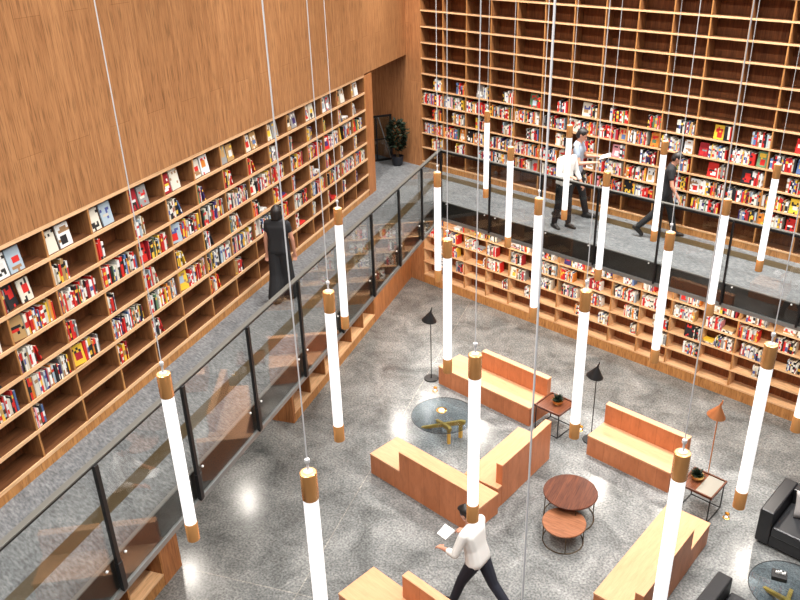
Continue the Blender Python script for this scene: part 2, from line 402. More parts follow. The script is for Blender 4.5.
pproto = make_pendant()
for k, (x, y, zt, lab) in enumerate(PEND):
    if k == 0: r = pproto
    else:
        r = pproto.copy(); COL.objects.link(r)
        for ch in list(pproto.children):
            c = ch.copy(); COL.objects.link(c); c.parent = r
            for g in ch.children:
                e = g.copy(); COL.objects.link(e); e.parent = c
    r.location = (x, y, zt - LPEND); r['label'] = lab; r['category'] = 'pendant light'; r['group'] = 'tube pendants hung over the lounge'

# ------------------------------------------------------------------ benches
def bench(label, loc, rz, Ln, b0, b1, D=.66, hs=.41, hb=.80, tb=.12):
    t = thing('bench', label, 'bench', loc, rz, 'wooden lounge benches')
    yb = D - tb
    mb = MB(); mb.box(.004, Ln - .004, .004, yb, 0, hs - .03)
    for g0_, g1_ in ((.004, b0), (b1, Ln - .004)):
        if g1_ - g0_ > .05: mb.box(g0_, g1_, yb, D - .004, 0, hs - .03)
    mb.build('seat_base', M['bench_side'], t)
    mb = MB(); mb.box(0, Ln, 0, yb, hs - .03, hs)
    for g0_, g1_ in ((0, b0), (b1, Ln)):
        if g1_ - g0_ > .05: mb.box(g0_, g1_, yb, D, hs - .03, hs)
    mb.build('seat_top', M['bench_top'], t)
    bx('backrest', M['bench_side'], t, b0 + .002, b1 - .002, yb + .001, D - .001, 0, hb - .02)
    bx('backrest_cap', M['bench_top'], t, b0, b1, D - tb - .002, D + .001, hb - .02, hb, bevel=.003)
    return t
bench('wooden bench with backrest facing the round glass table, below the lower bookcase', (3.70, -3.48, 0), 0, 2.32, .70, 2.32)
bench('shorter wooden bench with full backrest between the black and copper floor lamps', (7.29, -3.48, 0), 0, 1.60, 0, 1.60)
bench('wooden bench seen from behind, longer arm of the corner seat', (7.09, -5.76, 0), PI, 2.29, 0, 1.58)
bench('wooden bench meeting the corner seat at a right angle, beside the walnut side table', (6.22, -4.09, 0), math.radians(-85.2), 1.66, 0, 1.54)
bench('pale topped wooden bench behind the side table half in glare, near the black armchairs', (9.215, -4.20, 0), math.radians(-87), 2.32, .72, 2.32, .70)
bench('wooden bench at the bottom edge before the hurrying man', (6.76, -8.84, 0), 0, 2.32, .70, 2.32)

# ------------------------------------------------------------------ side tables, nest tables, glass tables
def side_table(label, cx, cy, tray_glare=False):
    t = thing('side_table', label, 'side table', (cx, cy, 0))
    s, h = .272, .52
    mb = MB(); mb.box(-s + .012, s - .012, -s + .012, s - .012, h - .016, h - .004); tray = mb.build('tray', M['walnut_gloss'], t)
    if tray_glare: bx('glare_patch', M['tray_glare'], tray, -.01, s - .016, -s + .016, s - .016, h - .004, h + .0)  # bright reflection on the tray built as a pale half panel
    mb = MB()
    for a in (-1, 1):
        mb.box(a * s - .012, a * s + .012, -s - .012, s + .012, h - .02, h + .018); mb.box(-s, s, a * s - .012, a * s + .012, h - .02, h + .018)
    mb.build('tray_rim', M['walnut'], tray)
    q = .252
    for a in (-1, 1):
        for b in (-1, 1): bx('leg', M['black_metal'], t, a * q - .008, a * q + .008, b * q - .008, b * q + .008, 0, h - .018)
    for a in (-1, 1):
        bx('rail', M['black_metal'], t, a * q - .007, a * q + .007, -q, q, .0, .014); bx('rail', M['black_metal'], t, -q, q, a * q - .007, a * q + .007, .0, .014)
    return t
M['walnut_gloss'] = wood('walnut_gloss', (.19, .066, .034), (.09, .03, .016), (14, 1.2, 14), .16, None, .3)
side_table('square walnut tray table on black frame between the two corner benches', 6.38, -3.18)
side_table('square walnut tray table with half its top in glare beside the copper floor lamp', 9.45, -3.49, True)
def small_plant(label, x, y, z):
    t = thing('potted_plant', label, 'plant', (x, y, z))
    bm = bmesh.new(); lathe(bm, [(.05, 0), (.085, .015), (.105, .06), (.10, .09), (.088, .09), (.08, .07), (0, .07)], 24); bm_obj('pot', bm, M['brass'], t)
    mb = MB()
    for k in range(46):
        a = random.uniform(0, 2 * PI); e = random.uniform(.1, 1.35); Ln = random.uniform(.10, .155)
        d = Vector((math.cos(a) * math.cos(e), math.sin(a) * math.cos(e), math.sin(e))); s = Vector((-math.sin(a), math.cos(a), 0)) * .028
        b = Vector((0, 0, .075)); mid = b + d * Ln * .55; tip = b + d * Ln; u = d.cross(s).normalized() * .008
        for q in ([b, mid + s, tip, mid + u], [b, mid + u, tip, mid - s], [b, mid - s, tip, mid - u], [b, mid - u, tip, mid + s]): mb.quad(q)
    mb.build('leaves', M['leaf'], t)
small_plant('small dark succulent in brass bowl on the tray table between the benches', 6.40, -3.14, .517)
small_plant('small dark succulent in brass bowl on the glossy tray table by the copper lamp', 9.33, -3.45, .517)

def ring_table(name, label, cx, cy, r, h, mat, rot):
    t = thing(name, label, 'coffee table', (cx, cy, 0), rot, 'round nesting tables')
    bm = bmesh.new(); lathe(bm, [(r - .006, h - .028), (r, h - .022), (r, h - .006), (r - .006, h)], 56); bm_obj('table_top', bm, mat, t)
    rb = r * .93
    bm = bmesh.new(); tube(bm, circle(rb, .010, 48), .009, 8, True); bm_obj('base_ring', bm, M['bronze_dark'], t)
    bm = bmesh.new(); tube(bm, circle(rb, h - .036, 48), .008, 8, True); bm_obj('top_ring', bm, M['bronze_dark'], t)
    for k in range(4):
        a = k * PI / 2 + .5; p = Vector((rb * math.cos(a), rb * math.sin(a), 0))
        bm = bmesh.new(); tube(bm, [p + Vector((0, 0, .01)), p + Vector((0, 0, h - .036))], .008, 8); bm_obj('leg', bm, M['bronze_dark'], t)
M['bronze_dark'] = plain('dark_bronze', (.10, .07, .04), .35, .8)
ring_table('round_table', 'larger round dark walnut table on bronze ring frame', 7.975, -5.05, .43, .50, M['walnut_round'] if 'walnut_round' in M else M['walnut'], .3)
ring_table('round_table', 'smaller lighter walnut round table nested under the larger one', 8.215, -5.565, .335, .36, M['walnut_light'], .2)

def glass_table(label, cx, cy, r, rot, h=.40):
    t = thing('glass_table', label, 'coffee table', (cx, cy, 0), rot, 'round glass coffee tables')
    bm = bmesh.new(); lathe(bm, [(r - .004, h - .014), (r, h - .010), (r, h - .004), (r - .004, h)], 64); bm_obj('glass_top', bm, M['table_glass'], t)
    bm = bmesh.new(); tube(bm, circle(r + .002, h - .007, 64), .006, 6, True); bm_obj('rim', bm, M['black_metal'], t)
    for k in range(2):
        T = Matrix.Rotation(k * -.85, 4, 'Z'); z0 = h - .085 - .004 * k
        # a sloping beam that stands on one end and carries the glass with the other, with a blade leg under the raised end
        mb = MB(); A = .46
        pts = [(-A, .0), (-A + .10, .0), (A - .02, h - .075), (A - .02, h - .016), (A - .10, h - .016)]
        for s in (-.028, .028): mb.quad([T @ Vector((x, s, z)) for x, z in (pts if s > 0 else pts[::-1])])
        n = len(pts)
        for i in range(n):
            a, b = pts[i], pts[(i + 1) % n]; mb.quad([T @ Vector((a[0], -.028, a[1])), T @ Vector((b[0], -.028, b[1])), T @ Vector((b[0], .028, b[1])), T @ Vector((a[0], .028, a[1]))])
        mb.build('beam', M['blond'], t, bevel=.003)
        mb = MB(); mb.box(A - .14, A - .08, -.028, .028, 0, h - .10, T); mb.build('leg', M['blond'], t, bevel=.003)
    return t
glass_table('round glass coffee table on crossed blond wood legs inside the corner seat', 4.94, -4.70, .59, .30)
glass_table('round glass coffee table with blond legs in front of the black armchairs', 11.30, -4.66, .54, -.55)
t = thing('bowl', 'small round brass bowl on the glass table inside the corner seat', 'bowl', (4.86, -4.66, .40))
bm = bmesh.new(); lathe(bm, [(.045, 0), (.085, .02), (.10, .05), (.088, .055), (.07, .03), (.03, .018), (0, .018)], 28); bm_obj('shell', bm, M['brass'], t)
bm = bmesh.new(); lathe(bm, [(.05, .025), (.055, .05), (.03, .062), (0, .065)], 16); bm_obj('filling', bm, M['white'], t)
t = thing('tissue_box', 'black box with white tissue on the glass table by the armchairs', 'box', (11.10, -4.55, .40), .35)
bx('box', M['black'], t, -.10, .10, -.085, .085, 0, .07, bevel=.006)
mb = MB()
for k in range(5):
    x = -.055 + k * .027; mb.box(x, x + .022, -.012 - .006 * (k % 2), .016 + .008 * ((k + 1) % 2), .07, .098 + .012 * (k % 3))
mb.build('tissue', M['white'], t, bevel=.006)

# ------------------------------------------------------------------ armchairs
def armchair(label, loc, rz, W=1.02, D=1.0, h=.65, ta=.21, group='black leather armchairs'):
    """front is -y, the sitter's right arm is at x = 0"""
    t = thing('armchair', label, 'armchair', loc, rz, group)
    for x in (0, W - ta): bx('arm', M['leather'], t, x, x + ta, 0, D, .05, h, bevel=.022)
    bx('backrest', M['leather'], t, ta, W - ta, D - .22, D, .05, h, bevel=.02)
    bx('base', M['leather'], t, ta, W - ta, .012, D - .2, .05, .24, bevel=.01)
    bx('seat_cushion', M['leather_seat'], t, ta + .006, W - ta - .006, -.006, D - .22, .24, .41, bevel=.03)
    for x in (.05, W - .09):
        for y in (.04, D - .08): bx('foot', M['black_metal'], t, x, x + .04, y, y + .04, 0, .052)
    return t
armchair('black leather armchair at the right edge holding a grey cushion', (10.42, -3.63, 0), 0)
armchair('black leather armchair at the bottom edge, only its arm in view', (11.52, -5.24, 0), PI)
t = thing('cushion', 'grey patterned cushion leaning in the black armchair', 'cushion', (10.98, -3.10, .412), .45)
bm = bmesh.new(); bmesh.ops.create_cube(bm, size=1); bmesh.ops.subdivide_edges(bm, edges=bm.edges[:], cuts=6, use_grid_fill=True)
for v in bm.verts:
    x, y, z = v.co * 2; f = (1 - .75 * max(abs(x), abs(z)) ** 3) * (1 if True else 0); c = 1 - .06 * (1 - abs(x)) * abs(z) - .06 * (1 - abs(z)) * abs(x)
    v.co = Vector((x * .21 * c, y * .075 * max(.12, f), z * .21 * c + .21))
bmesh.ops.rotate(bm, verts=bm.verts, cent=(0, 0, 0), matrix=Matrix.Rotation(-.3, 3, 'X'))
zmin = min(v.co.z for v in bm.verts)
bmesh.ops.translate(bm, verts=bm.verts, vec=(0, 0, -zmin))
o = bm_obj('cover', bm, M['cushion'], t, auto=False)

# ------------------------------------------------------------------ floor lamps
def floor_lamp(label, x, y, mat, shade_mat, tilt_dir, h=1.40):
    t = thing('floor_lamp', label, 'floor lamp', (x, y, 0), tilt_dir)
    bm = bmesh.new(); lathe(bm, [(.15, 0), (.155, .006), (.155, .018), (.148, .024), (.02, .027), (.012, .04)], 36); bm_obj('base', bm, mat, t)
    bm = bmesh.new(); tube(bm, [(0, 0, .024), (0, 0, h - .03)], .0095, 10); bm_obj('pole', bm, mat, t)
    # conical shade hung off an elbow joint above the pole
    T = Matrix.Translation((0.0, 0, h + .17)) @ Matrix.Rotation(.16, 4, 'Y')
    bm = bmesh.new(); lathe(bm, [(.006, .05), (.014, 0), (.15, -.20), (.152, -.212), (.146, -.212), (.012, -.012), (0, -.01)], 36, T); shd = bm_obj('lamp_shade', bm, shade_mat, t)
    bm = bmesh.new(); tube(bm, [(0, 0, h - .05), (.014, 0, h + .17), (.03, 0, h + .27)], .011, 10); bm_obj('elbow', bm, mat, t)
    bm = bmesh.new(); lathe(bm, [(0, -.11), (.03, -.10), (.035, -.075), (.022, -.05), (0, -.045)], 16, T); bm_obj('bulb', bm, M['white'], shd)
    return t
floor_lamp('black floor lamp with cone shade standing left of the far bench', 3.46, -3.44, M['black_metal'], M['black_metal'], .4)
floor_lamp('black floor lamp with cone shade between the side table and the shorter bench', 7.12, -3.06, M['black_metal'], M['black_metal'], .4)
floor_lamp('copper floor lamp with cone shade behind the tray table half in glare', 9.26, -2.80, M['copper_dark'], M['copper_dark'], .4)

def outlet(label, x, y, rz):
    t = thing('floor_outlet', label, 'floor outlet', (x, y, 0), rz, 'brass floor outlets'); t.scale = (.75, .75, .75)
    bm = bmesh.new(); lathe(bm, [(.075, 0), (.075, .006), (.068, .01), (.05, .01), (.045, .006), (0, .006)], 28); bm_obj('plate', bm, M['brass'], t)
    bm = bmesh.new(); lathe(bm, [(.055, -.004), (.058, 0), (.055, .006), (0, .008)], 24, Matrix.Translation((0, .075, .055)) @ Matrix.Rotation(-1.25, 4, 'X')); bm_obj('lid', bm, M['brass'], t)
    bm = bmesh.new(); lathe(bm, [(.036, .006), (.036, .028), (0, .028)], 16); bm_obj('socket', bm, M['white'], t)
outlet('open brass floor outlet beside the left black lamp', 3.84, -3.74, .6)
outlet('open brass floor outlet beside the middle black lamp', 6.80, -2.92, .4)
outlet('open brass floor outlet right of the tray table half in glare', 9.88, -3.40, .2)

# ------------------------------------------------------------------ plant and gate in the far corner
t = thing('potted_plant', 'bushy dark plant in a black pot in the walkway corner', 'plant', (-.53, -.33, HM))
bm = bmesh.new(); lathe(bm, [(.10, 0), (.125, .03), (.15, .20), (.155, .24), (.14, .24), (.135, .20), (0, .20)], 28); bm_obj('pot', bm, M['pot'], t)
bm = bmesh.new()
for k in range(5):
    a = k * 1.256; tube(bm, [(.02 * math.cos(a), .02 * math.sin(a), .19), (.05 * math.cos(a + .3), .05 * math.sin(a + .3), .42), (.13 * math.cos(a + .5), .13 * math.sin(a + .5), .78)], .009, 6)
bm_obj('stem', bm, M['stem'], t)
for nm, mt, n in (('foliage', M['leaf'], 430), ('foliage', M['leaf_b'], 60)):
    mb = MB()
    for k in range(n):
        a = random.uniform(0, 2 * PI); zz = random.uniform(-1, 1); rr = (1 - zz * zz) ** .5 * random.uniform(.45, 1)
        b = Vector((rr * .245 * math.cos(a), rr * .20 * math.sin(a), .76 + zz * .34))
        d = Vector((math.cos(a + random.uniform(-.6, .6)), math.sin(a + random.uniform(-.6, .6)), random.uniform(-.5, .7))).normalized()
        s = d.cross(Vector((random.uniform(-.3, .3), random.uniform(-.3, .3), 1))).normalized(); Ln = random.uniform(.10, .15); u = d.cross(s) * .014
        mb.quad([b, b + d * Ln * .5 + s * .036 + u, b + d * Ln, b + d * Ln * .5 - u * .6]); mb.quad([b, b + d * Ln * .5 - u * .6, b + d * Ln, b + d * Ln * .5 - s * .036 + u])
    mb.build(nm, mt, t)
g0 = Vector((-1.02, -.03, HM)); gd = Vector((-.335, -.94, 0)).normalized()
t = thing('gate', 'black framed low glass gate standing in the dark doorway behind the plant', 'gate', g0, math.atan2(gd.y, gd.x))
mb = MB(); GW, GH = 1.0, 1.15
for b in ((0, .05, -.02, .02, 0, GH), (GW - .05, GW, -.02, .02, 0, GH), (0, GW, -.02, .02, GH - .05, GH), (0, GW, -.02, .02, 0, .05)): mb.box(*b)
mb.build('frame', M['black_metal'], t)
bx('glass_pane', M['table_glass'], t, .05, GW - .05, -.005, .005, .05, GH - .05)
bm = bmesh.new(); tube(bm, [(.05, 0.02, .05), (.36, 0.02, GH - .05)], .014, 6); bm_obj('glass_streak', bm, M['steel'], t)  # pale reflection in the glass built as a diagonal bar
bx('mullion', M['black_metal'], t, .40, .43, -.014, .014, .05, GH - .05)
bx('cross_rail', M['black_metal'], t, .05, GW - .05, -.012, .012, .54, .565)

# ------------------------------------------------------------------ books
PAL = [((.72, .68, .58), 'cream', 19), ((.80, .80, .78), 'white', 17), ((.62, .03, .025), 'red', 19), ((.022, .022, .026), 'black', 13), ((.82, .52, .05), 'yellow', 6), ((.75, .25, .04), 'orange', 5),
       ((.10, .17, .36), 'blue', 5), ((.40, .50, .58), 'pale blue', 5), ((.45, .28, .12), 'tan', 6), ((.34, .02, .03), 'dark red', 5), ((.30, .30, .30), 'grey', 5), ((.12, .22, .12), 'green', 3), ((.05, .03, .13), 'purple', 3), ((.80, .35, .40), 'pink', 2)]
NAMEDCOL = {n: c for c, n, _ in PAL}
WTS = [w for _, _, w in PAL]
def pick():
    c, n, _ = random.choices(PAL, WTS)[0]; f = random.uniform(.8, 1.15); return tuple(min(.9, x * f) for x in c), n
ORD = ['first', 'second', 'third', 'fourth', 'fifth', 'sixth', 'seventh', 'eighth', 'ninth', 'tenth', 'eleventh', 'twelfth', 'thirteenth', 'fourteenth', 'fifteenth', 'sixteenth', 'seventeenth', 'eighteenth']
def contrast(c): return random.choice([(.85, .83, .78), (.02, .02, .02), (.6, .03, .03), (.8, .5, .06)]) if sum(c) < 1.2 else random.choice([(.03, .03, .03), (.6, .03, .03), (.08, .1, .3), (.35, .2, .1)])
BOOKS = []
def add_book(kind, T, t, h, d, case, row, col, cname=None):
    if not cname and case == 'lower' and random.random() < .42: cname = random.choice(['white', 'cream', 'white', 'grey'])
    c, n = (NAMEDCOL[cname], cname) if cname else pick()
    BOOKS.append(dict(kind=kind, T=T, t=t, h=h, d=d, c=c, n=n, c2=contrast(c), c3=pick()[0], case=case, row=row, col=col, seed=random.random()))
def book_mesh(b, T, cover, pages, simple=False):
    """spine-out: thickness x, depth y, height z. face-out: width x = d, thickness y = t"""
    t, h, d, c, c2 = b['t'], b['h'], b['d'], b['c'], b['c2']
    rnd = random.Random(b['seed'])
    if b['kind'] == 'face':
        rows, cols = (8, 6)
        bandr = rnd.choice([(5, 6), (6, 6), (1, 2), (4, 5)]); blk = (rnd.randint(1, 3), rnd.randint(1, 2))
        for i in range(cols):
            for j in range(rows):
                col = c
                if bandr[0] <= j <= bandr[1] and 0 < i < cols - 1 and rnd.random() < .72: col = c2
                elif blk[1] <= i <= blk[1] + 2 and blk[0] <= j <= blk[0] + 2 and not bandr[0] <= j <= bandr[1]: col = b['c3']
                elif rnd.random() < .06: col = c2
                x0, x1, z0, z1 = i * d / cols, (i + 1) * d / cols, j * h / rows, (j + 1) * h / rows
                cover.quad([T @ Vector(p) for p in ((x0, 0, z0), (x1, 0, z0), (x1, 0, z1), (x0, 0, z1))], col)
        cover.box(0, d, .0006, .003, 0, h, T, c); cover.box(0, d, t - .003, t, 0, h, T, c); cover.box(0, .003, .0031, t - .0031, 0, h, T, c)
        pages.box(.0031, d - .004, .0032, t - .0032, .003, h - .003, T, (.62, .56, .45))
        return
    # spine with a title band and an end band
    zz = [0, .12 * h, .34 * h, .62 * h, .78 * h, h]
    cs = [c, c2 if rnd.random() < .35 else c, c, c, c]
    k = rnd.random()
    if k < .5: cs[3] = c2; cs[2] = c
    elif k < .8: cs[2] = c2
    if rnd.random() < .25: cs[0] = c2
    for a, z0, z1 in zip(cs, zz, zz[1:]): cover.quad([T @ Vector(p) for p in ((0, 0, z0), (t, 0, z0), (t, 0, z1), (0, 0, z1))], a)
    if simple:
        cover.box(0, t, .0005, d, 0, h * .999, T, c)
        pages.quad([T @ Vector(p) for p in ((.002, .003, h), (t - .002, .003, h), (t - .002, d, h), (.002, d, h))], (.62, .56, .45))
        return
    cover.box(0, t, .0005, .003, 0, h, T, c); cover.box(0, .0022, .0031, d, 0, h, T, c); cover.box(t - .0022, t, .0031, d, 0, h, T, c)
    pages.box(.0023, t - .0023, .0032, d - .004, .003, h - .003, T, (.62, .56, .45))

def Tm(x, y, z, rx=0, ry=0, rz=0):
    return Matrix.Translation((x, y, z)) @ Matrix.Rotation(rz, 4, 'Z') @ Matrix.Rotation(rx, 4, 'X') @ Matrix.Rotation(ry, 4, 'Y')
def run_spines(F, x, x1, z, case, row, col, hmax, lean_end=False, colr=None, ymin=.01):
    last = None
    while True:
        t = random.choice([.016, .02, .024, .028, .034, .042]) * random.uniform(.85, 1.15)
        if x + t > x1: break
        h = min(hmax - .02, random.choice([.19, .21, .225, .235, .25, .26])) * random.uniform(.95, 1.02); d = random.uniform(.14, .185)
        add_book('spine', F @ Tm(x, ymin + random.uniform(0, .02), z), t, h, d, case, row, col)
        x += t + random.uniform(.0004, .002)
    if lean_end:
        t = random.choice([.016, .022, .028]); h = random.uniform(.2, .24); a = random.uniform(.22, .42)
        if x + t + h * math.sin(a) < x1 + (.35 if case == 'left' else .03):
            add_book('spine', F @ Tm(x + h * math.sin(a) + .002, ymin + .01, z, 0, -a), t, h, .16, case, row, col); x += h * math.sin(a) + t * 1.1 + .004
    return x
def face(F, x, z, case, row, col, hmax, cname=None, w=None, yaw=0, y=.03):
    h = min(hmax - .035, random.uniform(.24, .275)); w = w or h * random.uniform(.68, .76)
    add_book('face', F @ Tm(x, y, z + .004, -.14, 0, yaw), random.uniform(.012, .022), h, w, case, row, col, cname)
    return x + w
def stack(F, x, z, case, row, col, n):
    zz = z
    for k in range(n):
        t = random.uniform(.018, .032); h = random.uniform(.19, .235)
        # lying flat: rotate so that height runs along x and thickness is up
        add_book('spine', F @ Tm(x + random.uniform(-.008, .008) , .02 + random.uniform(0, .015), zz + t, 0, PI / 2), t, h, .16, case, row, col); zz += t + .0006
    return x + .24

def fill_left():
    case = 'left'; cell_h = RP - .045
    for col in range(16):
        for row in range(7):
            F = ML; xa = -(col + 1) * WL + .016; xb = -col * WL - .016      # xa is the viewer's left
            z = HM + PL + (6 - row) * RP + .0225
            if row == 0:
                c1 = {13: 'white', 12: 'cream', 11: 'cream', 10: 'dark red', 14: 'white'}.get(col); c2 = {13: 'pale blue', 12: 'white', 11: 'pale blue', 10: 'grey'}.get(col)
                pale = ['white', 'cream', 'white', 'grey', 'pale blue', 'cream', 'black', 'tan', 'dark red']
                c1 = c1 or random.choice(pale); c2 = c2 or random.choice(pale)
                x = face(F, xa + .008, z, case, row, col, cell_h, c1); face(F, x + random.uniform(.015, .04), z, case, row, col, cell_h, c2)
            elif row in (1, 3, 5):
                if row == 1 and col == 13:
                    x = run_spines(F, xa, xa + .05, z, case, row, col, cell_h); x = face(F, x + .02, z, case, row, col, cell_h, 'black', .17, .25); face(F, x + .005, z, case, row, col, cell_h, 'cream', .16); continue
                wd = random.uniform(.13, .26) if row != 5 else random.uniform(.1, .24)
                if row == 5 and col in (1, 3, 6, 9, 12): 
                    if col in (6, 9, 12): continue
                x = run_spines(F, xa, xa + wd, z, case, row, col, cell_h, lean_end=random.random() < .5)
                if random.random() < .22 and x < xa + .25: stack(F, x + .05, z, case, row, col, random.randint(1, 3))
            elif row in (2, 4):
                x = xa
                if random.random() < .42: x = face(F, x + .01, z, case, row, col, cell_h, random.choice(['cream', 'red', 'tan', None, None, 'yellow']), None, random.uniform(-.35, .1), .05) + .015
                x = run_spines(F, x, xb - random.choice([.01, .02, .06, .12, .2]), z, case, row, col, cell_h)
def fill_back():
    case = 'back'; cell_h = RP - .032
    for col in range(N_BACK):
        for r in range(1, 6):
            row = 5 - r; F = MB_; xa = col * WB + .014; xb = (col + 1) * WB - .014; z = HM + PL + r * RP + .0165
            if row in (0, 2) or (row == 4 and random.random() < .5):
                if random.random() < .08: continue
                x = xa + random.uniform(.24, .40)
                if random.random() < .3: x = face(F, x, z, case, row, col, cell_h) + .012
                run_spines(F, x, xb - .005, z, case, row, col, cell_h)
            else:
                x = xa + random.choice([0, 0, .02, .08])
                k = random.random()
                if k < .3: x = face(F, x + .005, z, case, row, col, cell_h) + .012
                stop = xb - (.2 if .3 <= k < .55 else 0)
                x = run_spines(F, x, stop - random.choice([0, .0, .05]), z, case, row, col, cell_h)
                if .3 <= k < .55: face(F, xb - .185, z, case, row, col, cell_h, None, .17)
def fill_lower():
    case = 'lower'; cell_h = RL - .034
    for col in range(N_BACK):
        for r in range(1, 6):
            row = 5 - r; F = MB_; xa = col * WB + .018; xb = (col + 1) * WB - .018; z = HL + r * RL + .0175
            k = random.random()
            if row == 4:                                   # sparsely filled, books against the far side
                if k < .3: continue
                run_spines(F, xb - random.uniform(.14, .34), xb - .004, z, case, row, col, cell_h)
            elif row == 3 or row == 1:
                x = xa + random.choice([0, .1, .22, .3])
                if k < .35: x = stack(F, x + .01, z, case, row, col, random.randint(2, 4)) + .02
                elif k < .5: x = face(F, x + .01, z, case, row, col, cell_h) + .01
                run_spines(F, x, min(xb - .005, x + random.uniform(.22, .5)), z, case, row, col, cell_h)
            else:
                x = run_spines(F, xa + random.choice([0, .03]), xa + random.uniform(.28, .6), z, case, row, col, cell_h, lean_end=k < .25)
                if k > .6 and x < xb - .26: stack(F, x + .02, z, case, row, col, random.randint(2, 4))
fill_left(); fill_back(); fill_lower()

# which 300 show largest: project each book's front through the camera
CAM = dict(loc=Vector((13.149, -13.7212, 8.6624)), yaw=math.radians(42.1322), pitch=math.radians(-25.8267), roll=math.radians(-.1891), f=787.74, px=444.887)
fw = Vector((-math.sin(CAM['yaw']) * math.cos(CAM['pitch']), math.cos(CAM['yaw']) * math.cos(CAM['pitch']), math.sin(CAM['pitch'])))
r0 = Vector((math.cos(CAM['yaw']), math.sin(CAM['yaw']), 0)); u0 = r0.cross(fw)
cr, sr = math.cos(CAM['roll']), math.sin(CAM['roll'])
rt = cr * r0 + sr * u0; up = -sr * r0 + cr * u0
def project(p):
    d = p - CAM['loc']; z = d.dot(fw); return CAM['px'] + CAM['f'] * d.dot(rt) / z, 300 - CAM['f'] * d.dot(up) / z
for b in BOOKS:
    wx = b['d'] if b['kind'] == 'face' else b['t']
    q = [project(b['T'] @ Vector(p)) for p in ((0, 0, 0), (wx, 0, 0), (wx, 0, b['h']), (0, 0, b['h']))]
    a = abs(sum(q[i][0] * q[(i + 1) % 4][1] - q[(i + 1) % 4][0] * q[i][1] for i in range(4))) / 2
    cx = sum(p[0] for p in q) / 4; cy = sum(p[1] for p in q) / 4
    b['area'] = a if 3 < cx < 797 and 3 < cy < 597 else 0
    # covered by the slab edge, the railing foot or a pendant
    hid = False
    if b['case'] == 'lower' and b['row'] == 0: a *= .5
    for x, y, zt, _ in PEND:
        t0 = project(Vector((x, y, zt))); t1 = project(Vector((x, y, zt - LPEND)))
        if min(t0[1], t1[1]) - 4 < cy < max(t0[1], t1[1]) + 4:
            s = (cy - t0[1]) / (t1[1] - t0[1]); xx = t0[0] + s * (t1[0] - t0[0])
            if abs(xx - cx) < 8: hid = True
    if hid or (258 < cx < 298 and 198 < cy < 310) or (548 < cx < 592 and 118 < cy < 235) or (645 < cx < 682 and 145 < cy < 245): b['area'] *= .15
order = sorted(range(len(BOOKS)), key=lambda k: -BOOKS[k]['area'])
ONE = set(order[:300])
cellpos = {}
# count a book's place from the viewer's left inside its compartment
bycell = {}
for k, b in enumerate(BOOKS):
    b['x'] = (b['T'] @ Vector((0, 0, 0))).dot(dL if b['case'] == 'left' else Vector((1, 0, 0))) + .0001 * (b['T'] @ Vector((0, 0, 0))).z
    bycell.setdefault((b['case'], b['row'], b['col']), []).append(k)
for ks in bycell.values():
    for i, k in enumerate(sorted(ks, key=lambda k: BOOKS[k]['x'])): BOOKS[k]['pos'] = i
rest = MB()
WHERE = {'left': 'of side bookcase', 'back': 'of tall back bookcase', 'lower': 'of lower bookcase'}
CFROM = {'left': 'column from doorway', 'back': 'column from corner', 'lower': 'column from corner'}
for k, b in enumerate(BOOKS):
    if k in ONE:
        T0 = b['T']; loc = T0.to_translation()
        cov, pag = MB(), MB(); book_mesh(b, Matrix.Identity(4), cov, pag)
        o = cov.build('book', M['book'], None, colors=True); o.matrix_world = T0
        pag.build('pages', M['pages'], o)
        what = b['n'].replace('dark red', 'maroon').replace('pale blue', 'azure') + (' cover' if b['kind'] == 'face' else ' spine')
        lab = f"{what}, {ORD[min(b['pos'], 17)]} in its cell, {ORD[b['col']]} {CFROM[b['case']]}, {ORD[b['row']]} row {WHERE[b['case']]}"
        tag(o, lab, 'book', {'left': 'books in the side bookcase', 'back': 'books in the tall back bookcase', 'lower': 'books in the lower bookcase'}[b['case']])
    else:
        book_mesh(b, b['T'], rest, rest, simple=True)
o = rest.build('books', M['book'], None, colors=True)
tag(o, 'many small distant books filling the shelves of all three bookcases', 'books', None, 'stuff')

# ------------------------------------------------------------------ people
def hull(bm, balls, seg=10):
    vs = []
    for p, r in balls:
        p = Vector(p); r = (r, r, r) if not isinstance(r, tuple) else r
        for i in range(1, seg):
            th = PI * i / seg
            for j in range(seg):
                a = 2 * PI * j / seg; vs.append(bm.verts.new(p + Vector((r[0] * math.sin(th) * math.cos(a), r[1] * math.sin(th) * math.sin(a), r[2] * math.cos(th)))))
        vs.append(bm.verts.new(p + Vector((0, 0, r[2])))); vs.append(bm.verts.new(p - Vector((0, 0, r[2]))))
    res = bmesh.ops.convex_hull(bm, input=vs)
    bmesh.ops.delete(bm, geom=[g for g in set(res['geom_interior'] + res['geom_unused']) if isinstance(g, bmesh.types.BMVert)], context='VERTS')
def blob(name, parts, mat, parent, voxel, smooth=3):
    bm = bmesh.new()
    for balls in parts: hull(bm, balls)
    me = bpy.data.meshes.new(name); bm.to_mesh(me); bm.free(); me.materials.append(mat)
    o = link(bpy.data.objects.new(name, me), parent)
    m = o.modifiers.new('Remesh', 'REMESH'); m.mode = 'VOXEL'; m.voxel_size = voxel; m.use_smooth_shade = True
    if smooth:
        s = o.modifiers.new('Smooth', 'SMOOTH'); s.factor = .5; s.iterations = smooth
    return o
